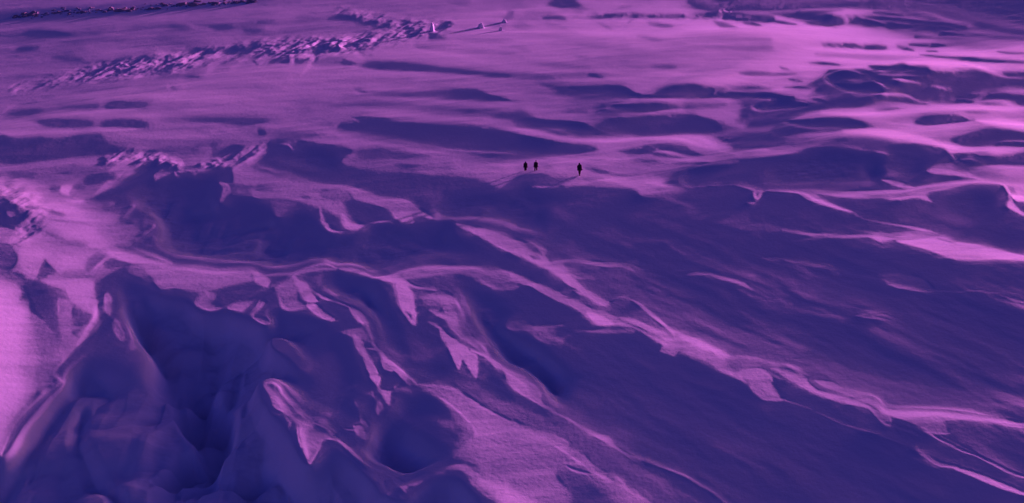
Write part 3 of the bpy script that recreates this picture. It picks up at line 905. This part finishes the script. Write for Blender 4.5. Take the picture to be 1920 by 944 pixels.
    # crests that still sit in shade are built up a little, like cornices
    for k in range(3):
        pu,pv=project(X,Y,h); t=sample(T,pu,pv); lit=np.clip((t-.02)/.04,0,1)
        Ds=shadow_depth(X,Y,h,u,v)
        l=np.clip(Ds+.01,0,CORN)*lit
        for ax in (0,1): l=box1(l,1,ax)
        h=h+l
        if verbose: print('cornice',(Ds*(lit>.5)>.02).mean()/(lit>.5).mean())
    return X,Y,h,u,v
# ------------------------------------------------------------------ world-space noise
def vnoise(x, y, seed):
    xi = np.floor(x).astype(np.int64); yi = np.floor(y).astype(np.int64)
    fx = x-xi; fy = y-yi; fx = fx*fx*fx*(fx*(fx*6-15)+10); fy = fy*fy*fy*(fy*(fy*6-15)+10)
    def hh(a, b):
        n = (a*374761393+b*668265263+seed*974711) & 0xffffffff
        n = ((n ^ (n >> 13))*1274126177) & 0xffffffff
        return ((n ^ (n >> 16)) & 0xffff)/32767.5-1
    return (hh(xi, yi)*(1-fx)+hh(xi+1, yi)*fx)*(1-fy)+(hh(xi, yi+1)*(1-fx)+hh(xi+1, yi+1)*fx)*fy
def fbm(x, y, seed, octs=4, gain=.5):
    o = 0; a = 1
    for k in range(octs):
        o = o+a*vnoise(x, y, seed+k*17); c, s = .8, .6
        x, y = (x*c-y*s)*2.03, (x*s+y*c)*2.03; a *= gain
    return o

def cubic_resize(a, n, ax):
    a = np.moveaxis(a, ax, 0); m = a.shape[0]
    t = np.linspace(0, m-1, n); i = np.clip(t.astype(int), 0, m-2); f = (t-i).reshape((-1,)+(1,)*(a.ndim-1))
    p0 = a[np.clip(i-1, 0, m-1)]; p1 = a[i]; p2 = a[i+1]; p3 = a[np.clip(i+2, 0, m-1)]
    o = p1+.5*f*(p2-p0+f*(2*p0-5*p1+4*p2-p3+f*(3*(p1-p2)+p3-p0)))
    return np.moveaxis(o, 0, ax)

# troughs cut into the shaded flanks (level above 46 = depth)
CARVE = '''
O 0 0 1
P 74 16 345,660 372,640 395,690 425,730 430,770 412,808 385,812 350,770 330,720
P 66 8 355,805 398,812 395,835 330,860 285,870
P 60 40 300,640 420,600 560,640 560,760 430,700
S 60 30 60 20 1100,700 1240,770 1320,820 1400,890 1460,960
S 56 30 50 20 1000,700 1150,760 1290,800
S 56 30 60 20 640,830 760,860 860,900
S 54 14 30 10 960,760 1080,830 1200,900 1280,950
S 54 20 50 20 1640,310 1700,400 1830,440
S 54 14 26 10 1740,580 1850,600 1920,640
S 54 14 26 10 150,760 145,820 200,900 250,960
S 54 14 26 10 520,850 600,940
S 60 24 60 30 240,600 300,660 350,720
S 58 16 36 20 690,560 690,620 700,690
S 57 20 50 30 880,600 900,660 980,700
S 57 20 50 30 1100,660 1300,740 1500,820
'''
NODIG = '''
O 0 0 1
G 146 590 700 110 110 1
G 146 830 800 110 70 1
G 136 200 800 150 130 .8
G 126 1500 600 420 120 .8
G 136 1100 430 220 70 .8
G 126 1560 850 200 80 .7
'''
ROUGH = '''
O 0 0 1
S 86 14 26 10 30,165 150,140 260,125 420,100 560,88 700,75 830,48
S 70 10 20 8 640,20 760,50 840,45
S 80 10 26 14 200,300 240,292 330,310
S 80 8 20 12 380,310 440,300 485,275
S 62 14 40 20 0,340 60,400 40,450
S 64 6 10 6 1100,28 1250,30 1400,35
'''
light_map = raster(STROKES, soft=True)
X, Y, Z, uu, vv = solve(light_map, verbose=False)
NV, NU = 1000, 1400
Xf = cubic_resize(cubic_resize(X, NV, 0), NU, 1); Yf = cubic_resize(cubic_resize(Y, NV, 0), NU, 1)
Zf = cubic_resize(cubic_resize(Z, NV, 0), NU, 1)
# wind ripples and crusts (real height, world space), drawn out across the wind
r = np.hypot(Xf, Yf)
a4 = math.radians(35); X4 = Xf*math.cos(a4)+Yf*math.sin(a4); Y4 = -Xf*math.sin(a4)+Yf*math.cos(a4)
ca, sa = math.cos(math.radians(-20)), math.sin(math.radians(-20))
A_ = Xf*ca-Yf*sa; B_ = Xf*sa+Yf*ca
# hollows: the shaded ground lies a little deeper, scooped and runnelled by wind
pu, pv = project(Xf, Yf, Zf)
deep = sample(np.clip((.235-light_map)/.05, 0, 1), pu, pv)
nearw = np.clip((pv-300)/450, 0, 1)
for ax in (0, 1): deep = box1(deep, 4, ax)
deep = np.clip(deep*1.9-.9, 0, 1)
mask = deep
prod = deep.copy()
for rad in (8, 20, 45):
    m2 = mask
    for ax in (0, 1): m2 = box1(m2, rad, ax)
    prod = prod*np.clip(m2*1.25-.15, 0, 1)
    if rad == 20: mild = prod.copy()
keep = 1-np.clip(sample(raster(NODIG), pu, pv)-.46, 0, 1)
prod = prod*keep; mild = mild*(.2+.8*keep)
hollow = .3+.32*(1+fbm(A_/16., B_/9., 77, 3))*(.3+.7*nearw)
al, cr_ = Xf*.643-Yf*.766, Xf*.766+Yf*.643          # along and across the long crests
f1 = 1-1.8*np.abs(fbm(al/34., cr_/6.5, 511, 3, .5)); f2 = 1-1.8*np.abs(fbm(Xf/5., Yf/26., 613, 3, .5))
wl = 1/(1+np.exp((pu-620)/60.))
folds = f1*(1-wl)+f2*wl
gully = 1-np.abs(fbm(X4/16., Y4/7., 123, 3, .5))*1.6
small = .10*(1+fbm(A_/3.4, B_/2., 99, 4, .55))
mild = mild*mild*(3-2*mild)
Zf = Zf - mild*(hollow+small) - prod*nearw*(1.4+1.6*np.clip(.6-folds, 0, 1.6)+1.6*np.clip(gully, 0, 1)+1.4*fbm(X4/9., Y4/6., 201, 3, .5))
cv = raster(CARVE)-.46
Zf = Zf - np.clip(sample(cv, pu, pv), 0, 1)*15.0*mild
# long low swells running down the shaded slopes
sh2 = sample(np.clip((.27-light_map)/.05, 0, 1), pu, pv)
for ax in (0, 1): sh2 = box1(sh2, 26, ax)
sh2 = np.clip(sh2*1.3-.3, 0, 1)*np.clip((pv-340)/200, 0, 1)*(1-wl)
Zf = Zf - sh2*(.13*(1+1.3*fbm(al/45., cr_/11., 811, 3, .45)) + .05*(1+fbm(al/9., cr_/3., 841, 3, .5)))
# rounded dome of packed snow
Zf = Zf + .45*np.clip(sample(raster('O 0 0 1\nG 146 812 815 75 55 1'), pu, pv)-.46, 0, 1)
# broken ice: jagged blocks where the surface is crevassed
rg = np.clip((sample(raster(ROUGH), pu, pv)-.46)/.4, 0, 1)
J1, J2 = Xf*.94-Yf*.34, Xf*.34+Yf*.94      # blocks lean with the pull of the ice
jag = 1-1.5*np.abs(fbm(J1/4., J2/14., 301, 4, .5))
Zf = Zf + rg*(1+.9*fbm(Xf/11., Yf/30., 377, 2))*(.24*jag+.05*fbm(Xf/.9, Yf/1.2, 333, 2))
lum = sample(light_map, pu, pv); calm = np.clip((lum-.2)/.22, .15, 1)
Zf = Zf + (.045*calm*(1-deep)+.01)*fbm(A_/14., B_/5., 3, 4, .5) + (1-.7*deep)*calm**.5*.008*fbm(A_/2.2, B_/1.0, 41, 3, .55)

# rim: carry the snowfield on to the horizon and to both sides
def ext(a, k0, k1, ax, f0, f1):
    a = np.moveaxis(a, ax, 0)
    pre = np.stack([f0(a, t) for t in k0]); post = np.stack([f1(a, t) for t in k1])
    return np.moveaxis(np.concatenate([pre, a, post]), 0, ax)
gs = np.geomspace(1.5, 3000, 26)
Yx = ext(Yf, gs[::-1], np.linspace(.12, .85, 8), 0, lambda a, t: a[0]+t*1.6, lambda a, t: a[-1]*(1-t))
Xx = ext(Xf, gs[::-1], np.linspace(.12, .85, 8), 0, lambda a, t: a[0]*(1+t*1.6/395.), lambda a, t: a[-1])
Zx = ext(Zf, gs[::-1], np.linspace(.12, .85, 8), 0,
         lambda a, t: a[0]*math.exp(-t/60.)+(a[0].mean()-.01*t)*(1-math.exp(-t/60.)), lambda a, t: a[-1]-8*t)
hs = np.geomspace(.6, 2500, 24)
Xx = ext(Xx, hs[::-1], hs, 1, lambda a, t: a[0]-t, lambda a, t: a[-1]+t)
Yx = ext(Yx, hs[::-1], hs, 1, lambda a, t: a[0], lambda a, t: a[-1])
Zx = ext(Zx, hs[::-1], hs, 1, lambda a, t: a[0]-.004*t, lambda a, t: a[-1]-.02*t)

def grid_mesh(name, X, Y, Z, mat):
    nv, nu = X.shape
    me = bpy.data.meshes.new(name)
    me.vertices.add(nv*nu); me.vertices.foreach_set('co', np.stack([X, Y, Z], -1).astype(np.float32).ravel())
    idx = np.arange(nv*nu, dtype=np.int32).reshape(nv, nu)
    q = np.stack([idx[1:, :-1], idx[1:, 1:], idx[:-1, 1:], idx[:-1, :-1]], -1).reshape(-1, 4)
    n = len(q); me.loops.add(n*4); me.polygons.add(n)
    me.loops.foreach_set('vertex_index', q.ravel())
    me.polygons.foreach_set('loop_start', np.arange(0, n*4, 4, dtype=np.int32))
    me.polygons.foreach_set('use_smooth', np.ones(n, dtype=bool))
    me.update(); me.materials.append(mat)
    o = bpy.data.objects.new(name, me); scene.collection.objects.link(o); return o

def snow_material():
    m = bpy.data.materials.new("snow"); m.use_nodes = True; n = m.node_tree.nodes; l = m.node_tree.links
    b = n["Principled BSDF"]
    tc = n.new("ShaderNodeTexCoord"); mp = n.new("ShaderNodeMapping"); mp.inputs['Scale'].default_value = (1, 1, 1)
    l.new(tc.outputs['Object'], mp.inputs[0])
    n1 = n.new("ShaderNodeTexNoise"); n1.inputs['Scale'].default_value = .08; n1.inputs['Detail'].default_value = 6
    l.new(mp.outputs[0], n1.inputs['Vector'])
    cr = n.new("ShaderNodeMix"); cr.data_type = 'RGBA'
    cr.inputs[6].default_value = (.74, .74, .80, 1); cr.inputs[7].default_value = (.88, .86, .88, 1)
    l.new(n1.outputs['Fac'], cr.inputs[0]); l.new(cr.outputs[2], b.inputs['Base Color'])
    b.inputs['Roughness'].default_value = .75; b.inputs['Specular IOR Level'].default_value = .15
    n2 = n.new("ShaderNodeTexNoise"); n2.inputs['Scale'].default_value = 2.2; n2.inputs['Detail'].default_value = 5
    n2.inputs['Roughness'].default_value = .6
    l.new(mp.outputs[0], n2.inputs['Vector'])
    bu = n.new("ShaderNodeBump"); bu.inputs['Strength'].default_value = .3; bu.inputs['Distance'].default_value = .1
    l.new(n2.outputs['Fac'], bu.inputs['Height']); l.new(bu.outputs[0], b.inputs['Normal'])
    return m
snow = snow_material()
ground = grid_mesh("snow_ground", Xx, Yx, Zx, snow); ground['kind'] = 'structure'

# ------------------------------------------------------------------ placing things on the snow
PU, PV = project(Xf, Yf, Zf)
def on_ground(u, v):
    """front-most terrain vertex seen at photo pixel (u, v)"""
    top = 260 if v < 70 else 700                      # rows that can hold it
    d = (PU[:top]-u)**2+(PV[:top]-v)**2*4
    k = np.flatnonzero(d.ravel() < max(d.min()*1.5, 6.0))
    j = k[np.argmin(Yf.ravel()[k]+3*np.sqrt(d.ravel()[k]))]
    return Vector((float(Xf.ravel()[j]), float(Yf.ravel()[j]), float(Zf.ravel()[j])))

def simple_mat(name, col, rough=.8):
    m = bpy.data.materials.new(name); m.use_nodes = True; n = m.node_tree.nodes; l = m.node_tree.links
    b = n["Principled BSDF"]; b.inputs['Roughness'].default_value = rough
    t = n.new("ShaderNodeTexNoise"); t.inputs['Scale'].default_value = 14; t.inputs['Detail'].default_value = 4
    tc = n.new("ShaderNodeTexCoord"); l.new(tc.outputs['Object'], t.inputs['Vector'])
    mx = n.new("ShaderNodeMix"); mx.data_type = 'RGBA'
    mx.inputs[6].default_value = tuple(c*.75 for c in col)+(1,); mx.inputs[7].default_value = tuple(c*1.2 for c in col)+(1,)
    l.new(t.outputs['Fac'], mx.inputs[0]); l.new(mx.outputs[2], b.inputs['Base Color'])
    b.inputs['Specular IOR Level'].default_value = .2
    return m
M_skin = simple_mat("skin", (.42, .27, .2)); M_hair = simple_mat("hair", (.03, .02, .015))
M_jacket = simple_mat("jacket_fabric", (.012, .012, .02)); M_trousers = simple_mat("trouser_fabric", (.014, .013, .02))
M_boot = simple_mat("boot_leather", (.012, .01, .01)); M_hat = simple_mat("wool", (.015, .012, .02))
M_jacket2 = simple_mat("padded_fabric", (.02, .012, .022))

def skinned(name, pts, edges, radii, mat, parent, root=0, sub=2):
    me = bpy.data.meshes.new(name); me.from_pydata([tuple(p) for p in pts], edges, []); me.update()
    o = bpy.data.objects.new(name, me); scene.collection.objects.link(o)
    o.modifiers.new("skin", 'SKIN'); lay = me.skin_vertices[0] if me.skin_vertices else None
    if lay is None:
        bpy.context.view_layer.update(); lay = me.skin_vertices[0]
    for i, r in enumerate(radii):
        lay.data[i].radius = r if isinstance(r, tuple) else (r, r); lay.data[i].use_root = (i == root)
    s = o.modifiers.new("sub", 'SUBSURF'); s.levels = sub; s.render_levels = sub
    dg = bpy.context.evaluated_depsgraph_get(); dg.update()
    new = bpy.data.meshes.new_from_object(o.evaluated_get(dg))
    o.modifiers.clear(); o.data = new; bpy.data.meshes.remove(me)
    new.name = name; new.materials.clear(); new.materials.append(mat)
    for p in new.polygons: p.use_smooth = True
    o.parent = parent
    return o

def person(loc, facing, height, stride, lean, arm, label, jmat, hood, bulk=1.9):
    root = bpy.data.objects.new("person", None); scene.collection.objects.link(root)
    root.location = loc; root.rotation_euler = (0, 0, facing); root.empty_display_size = .3
    root['label'] = label; root['category'] = 'person'; root['group'] = 'walkers crossing the glacier'
    k = height/1.78
    V_ = lambda x, y, z: Vector((x, y, z))*k
    # facing +y
    pel = V_(0, 0, .94); ch = V_(0, lean*.35, 1.30); nk = V_(0, lean*.48, 1.50); hd = V_(0, lean*.55+.02, 1.60); tp = V_(0, lean*.58+.01, 1.72)
    P = [pel, V_(0, lean*.15, 1.10), ch, nk, hd, tp]; E = [(0, 1), (1, 2), (2, 3), (3, 4), (4, 5)]
    R = [(.13*k, .10*k), (.125*k, .09*k), (.155*k, .10*k), .05*k, (.075*k, .09*k), (.055*k, .065*k)]
    limb = {}
    for s in (-1, 1):
        a = arm*s
        sh = ch+V_(.18*s, 0, .12); el = sh+V_(.07*s, a*.12-.02, -.28); wr = el+V_(.01*s, a*.2+.12, -.22)
        i = len(P); P += [sh, el, wr, wr+V_(0, .03, -.07)]; E += [(2, i), (i, i+1), (i+1, i+2), (i+2, i+3)]
        R += [.055*k, .042*k, .028*k, (.042*k, .022*k)]
        palm = i+3
        for f, (dx, ln) in enumerate(((-.03, .062), (-.010, .074), (.011, .07), (.03, .052))):
            q = P[palm]+V_(dx, .012, -.025); j = len(P)
            P += [q, q+V_(dx*.15, .02, -ln*.55), q+V_(dx*.15, .045, -ln)]; E += [(palm, j), (j, j+1), (j+1, j+2)]
            R += [.0095*k, .009*k, .0075*k]
        j = len(P); P += [P[palm]+V_(-.035*s, .03, .01), P[palm]+V_(-.05*s, .055, -.02)]; E += [(palm, j), (j, j+1)]; R += [.011*k, .009*k]
        f = stride*s
        hp = pel+V_(.10*s, 0, -.04); kn = V_(.11*s, f*.22+.05, .50); an = V_(.11*s, f*.42-.02, .10+max(0, -f)*.12)
        i = len(P); P += [hp, kn, an, an+V_(0, .16, -.06)]; E += [(0, i), (i, i+1), (i+1, i+2), (i+2, i+3)]
        R += [.085*k, .058*k, .038*k, (.04*k, .03*k)]
        limb[s] = (sh, el, wr, hp, kn, an)
    body = skinned("body", P, E, R, M_skin, root)
    # face: nose, eyes and mouth as small swellings of the head mesh
    c = hd+V_(0, 0, .03)
    for v in body.data.vertices:
        d = v.co-c
        if abs(d.x) < .015*k and d.y > .05*k and -.035*k < d.z < .012*k: v.co.y += .016*k
        if abs(abs(d.x)-.032*k) < .014*k and d.y > .05*k and .012*k < d.z < .04*k: v.co.y -= .006*k
    # padded jacket
    JP = [pel+V_(0, 0, -.10), pel+V_(0, lean*.1, .12), ch, nk+V_(0, 0, -.02)]; JE = [(0, 1), (1, 2), (2, 3)]
    JR = [(.19*k*bulk, .15*k*bulk), (.185*k*bulk, .15*k*bulk), (.205*k*bulk, .165*k*bulk), .095*k]
    for s in (-1, 1):
        sh, el, wr = limb[s][:3]; i = len(JP); JP += [sh, el, wr]; JE += [(2, i), (i, i+1), (i+1, i+2)]; JR += [.10*k, .085*k, .065*k]
    jk = skinned("jacket", JP, JE, JR, jmat, root, root=1)
    TP = [pel+V_(0, 0, .02)]; TE = []; TR = [(.165*k, .13*k)]
    for s in (-1, 1):
        hp, kn, an = limb[s][3:]; i = len(TP); TP += [hp, kn, an+V_(0, 0, .03)]; TE += [(0, i), (i, i+1), (i+1, i+2)]; TR += [.14*k, .11*k, .085*k]
    skinned("trousers", TP, TE, TR, M_trousers, root)
    for s in (-1, 1):
        an = limb[s][5]
        skinned("boot", [an+V_(0, -.02, .12), an+V_(0, -.02, -.04), an+V_(0, .08, -.06), an+V_(0, .20, -.065)], [(0, 1), (1, 2), (2, 3)],
                [.055*k, .055*k, (.05*k, .042*k), (.042*k, .032*k)], M_boot, root)
        wr = limb[s][2]
        skinned("cuff", [wr+V_(0, -.01, .03), wr+V_(0, .01, -.03)], [(0, 1)], [.052*k, .046*k], M_hat, jk)
    if hood:
        skinned("hood", [nk+V_(0, -.03, -.01), hd+V_(0, -.035, .02), tp+V_(0, -.03, .0)], [(0, 1), (1, 2)], [.11*k, (.115*k, .12*k), (.085*k, .09*k)], jmat, jk)
    else:
        skinned("hair", [nk+V_(0, -.045, .04), hd+V_(0, -.03, .05), tp+V_(0, -.015, .0)], [(0, 1), (1, 2)], [.05*k, .083*k, .066*k], M_hair, root)
        skinned("woollen_hat", [tp+V_(0, -.01, -.03), tp+V_(0, -.01, .03), tp+V_(0, -.01, .075)], [(0, 1), (1, 2)], [(.092*k, .1*k), .078*k, .03*k], M_hat, root)
    return root

p3 = on_ground(1087, 330); p1 = on_ground(986, 320); p2 = on_ground(1004.5, 320)
person(p1+Vector((0, 0, -.22)), math.radians(15), 1.62, .25, .10, .5,
       "broad dark hooded figure, left one of the pair walking together", M_jacket, True)
person(p2+Vector((0, 0, -.20)), math.radians(-20), 1.70, .35, .12, -.6,
       "narrower dark figure, right one of the pair walking together", M_jacket2, False)
person(p3+Vector((0, 0, -.04)), math.radians(25), 1.95, .5, .30, .8,
       "lone dark figure leaning forward, walking apart from the pair and nearest the camera", M_jacket, True)

# ------------------------------------------------------------------ rocks of the far moraine and blocks of ice
def rock_bm(bm, loc, sx, sy, sz, seed):
    rnd = random.Random(seed)
    r = bmesh.ops.create_icosphere(bm, subdivisions=2, radius=1.0)
    ph = [rnd.uniform(0, 6.28) for _ in range(6)]; rot = Matrix.Rotation(rnd.uniform(0, 6.28), 3, 'Z')
    for v in r['verts']:
        c = v.co
        f = 1+.18*math.sin(3.1*c.x+ph[0])*math.cos(2.7*c.y+ph[1])+.14*math.sin(5.3*c.z+ph[2]+2*c.x)+.10*math.sin(8*c.y+ph[3]+5*c.x)
        c = c*f; c = Vector((math.copysign(abs(c.x)**.8, c.x)*sx, math.copysign(abs(c.y)**.8, c.y)*sy, c.z*sz))
        v.co = rot @ c+loc
M_rock = simple_mat("dark_rock", (.3, .28, .32), .9)
rnd = random.Random(7)
bm = bmesh.new()
path = [(25, 32, 3), (60, 29, 5), (110, 24, 7), (150, 22, 8), (205, 20, 6), (225, 20, 3), (258, 17, 3), (285, 14, 5), (325, 10, 4), (365, 8, 4), (405, 6, 4), (440, 4, 4), (480, 2, 4)]
for (u0, v0, t0), (u1, v1, t1) in zip(path[:-1], path[1:]):
    for q in range(int((u1-u0)*.45)):
        t = rnd.random(); u = u0+(u1-u0)*t; v = v0+(v1-v0)*t+rnd.gauss(0, .6)*(t0+(t1-t0)*t)
        g = on_ground(u, v); s = rnd.lognormvariate(-1.2, .6); g.z -= .35*s
        rock_bm(bm, g, s*1.3, s, s*.8, rnd.random())
me = bpy.data.meshes.new("moraine_rubble"); bm.to_mesh(me); bm.free(); me.materials.append(M_rock)
rub = bpy.data.objects.new("moraine_rubble", me); scene.collection.objects.link(rub)
rub['kind'] = 'stuff'; rub['label'] = "band of dark rock rubble running along the smooth far snow strip"; rub['category'] = 'rubble'

def ice(loc, w, d, h, tilt, seed, name, label, group=None):
    rr = random.Random(seed); bm = bmesh.new()
    bmesh.ops.create_cube(bm, size=1.0)
    bmesh.ops.subdivide_edges(bm, edges=bm.edges[:], cuts=5, use_grid_fill=True)
    ph = [rr.uniform(0, 6.28) for _ in range(8)]
    for v in bm.verts:
        x, y, z = v.co
        t = z+.5; tp = 1-.55*t**1.6
        n = .10*math.sin(5*x+ph[0]+3*z)+.08*math.sin(9*y+ph[1]-4*z)+.05*math.sin(13*z+ph[2]+7*x)
        v.co = Vector(((x*tp+n*.6)*w+tilt*t*h, (y*tp+n*.5)*d, (t+.10*math.sin(6*x+ph[3])*t+.08*math.sin(7*y+ph[4])*t)*h-.25*h))
    me = bpy.data.meshes.new(name); bm.to_mesh(me); bm.free(); me.materials.append(snow)
    for p in me.polygons: p.use_smooth = True
    o = bpy.data.objects.new(name, me); scene.collection.objects.link(o); o.location = loc; o.rotation_euler[2] = rr.uniform(-.5, .5)
    o['label'] = label; o['category'] = 'ice block'; o['group'] = 'ice blocks standing along the far crevasse band'
ice(on_ground(810, 58), .8, .8, 1.9, .05, 3, "ice_pinnacle", "slim upright ice spike catching pink light at the right end of the broken crevasse band")
ice(on_ground(902, 53), 1.2, 1.0, 1.1, 0, 5, "ice_block", "small rounded pink ice block alone on the snow right of the crevasse band")
ice(on_ground(938, 58), .6, .6, 1.0, .1, 8, "ice_block", "tiny pale topped ice block just below the dark leaning pinnacle")
ice(on_ground(946, 42), 1.0, .9, .8, .1, 11, "ice_pinnacle", "small dark leaning ice pinnacle highest up at the far rim of the snowfield")
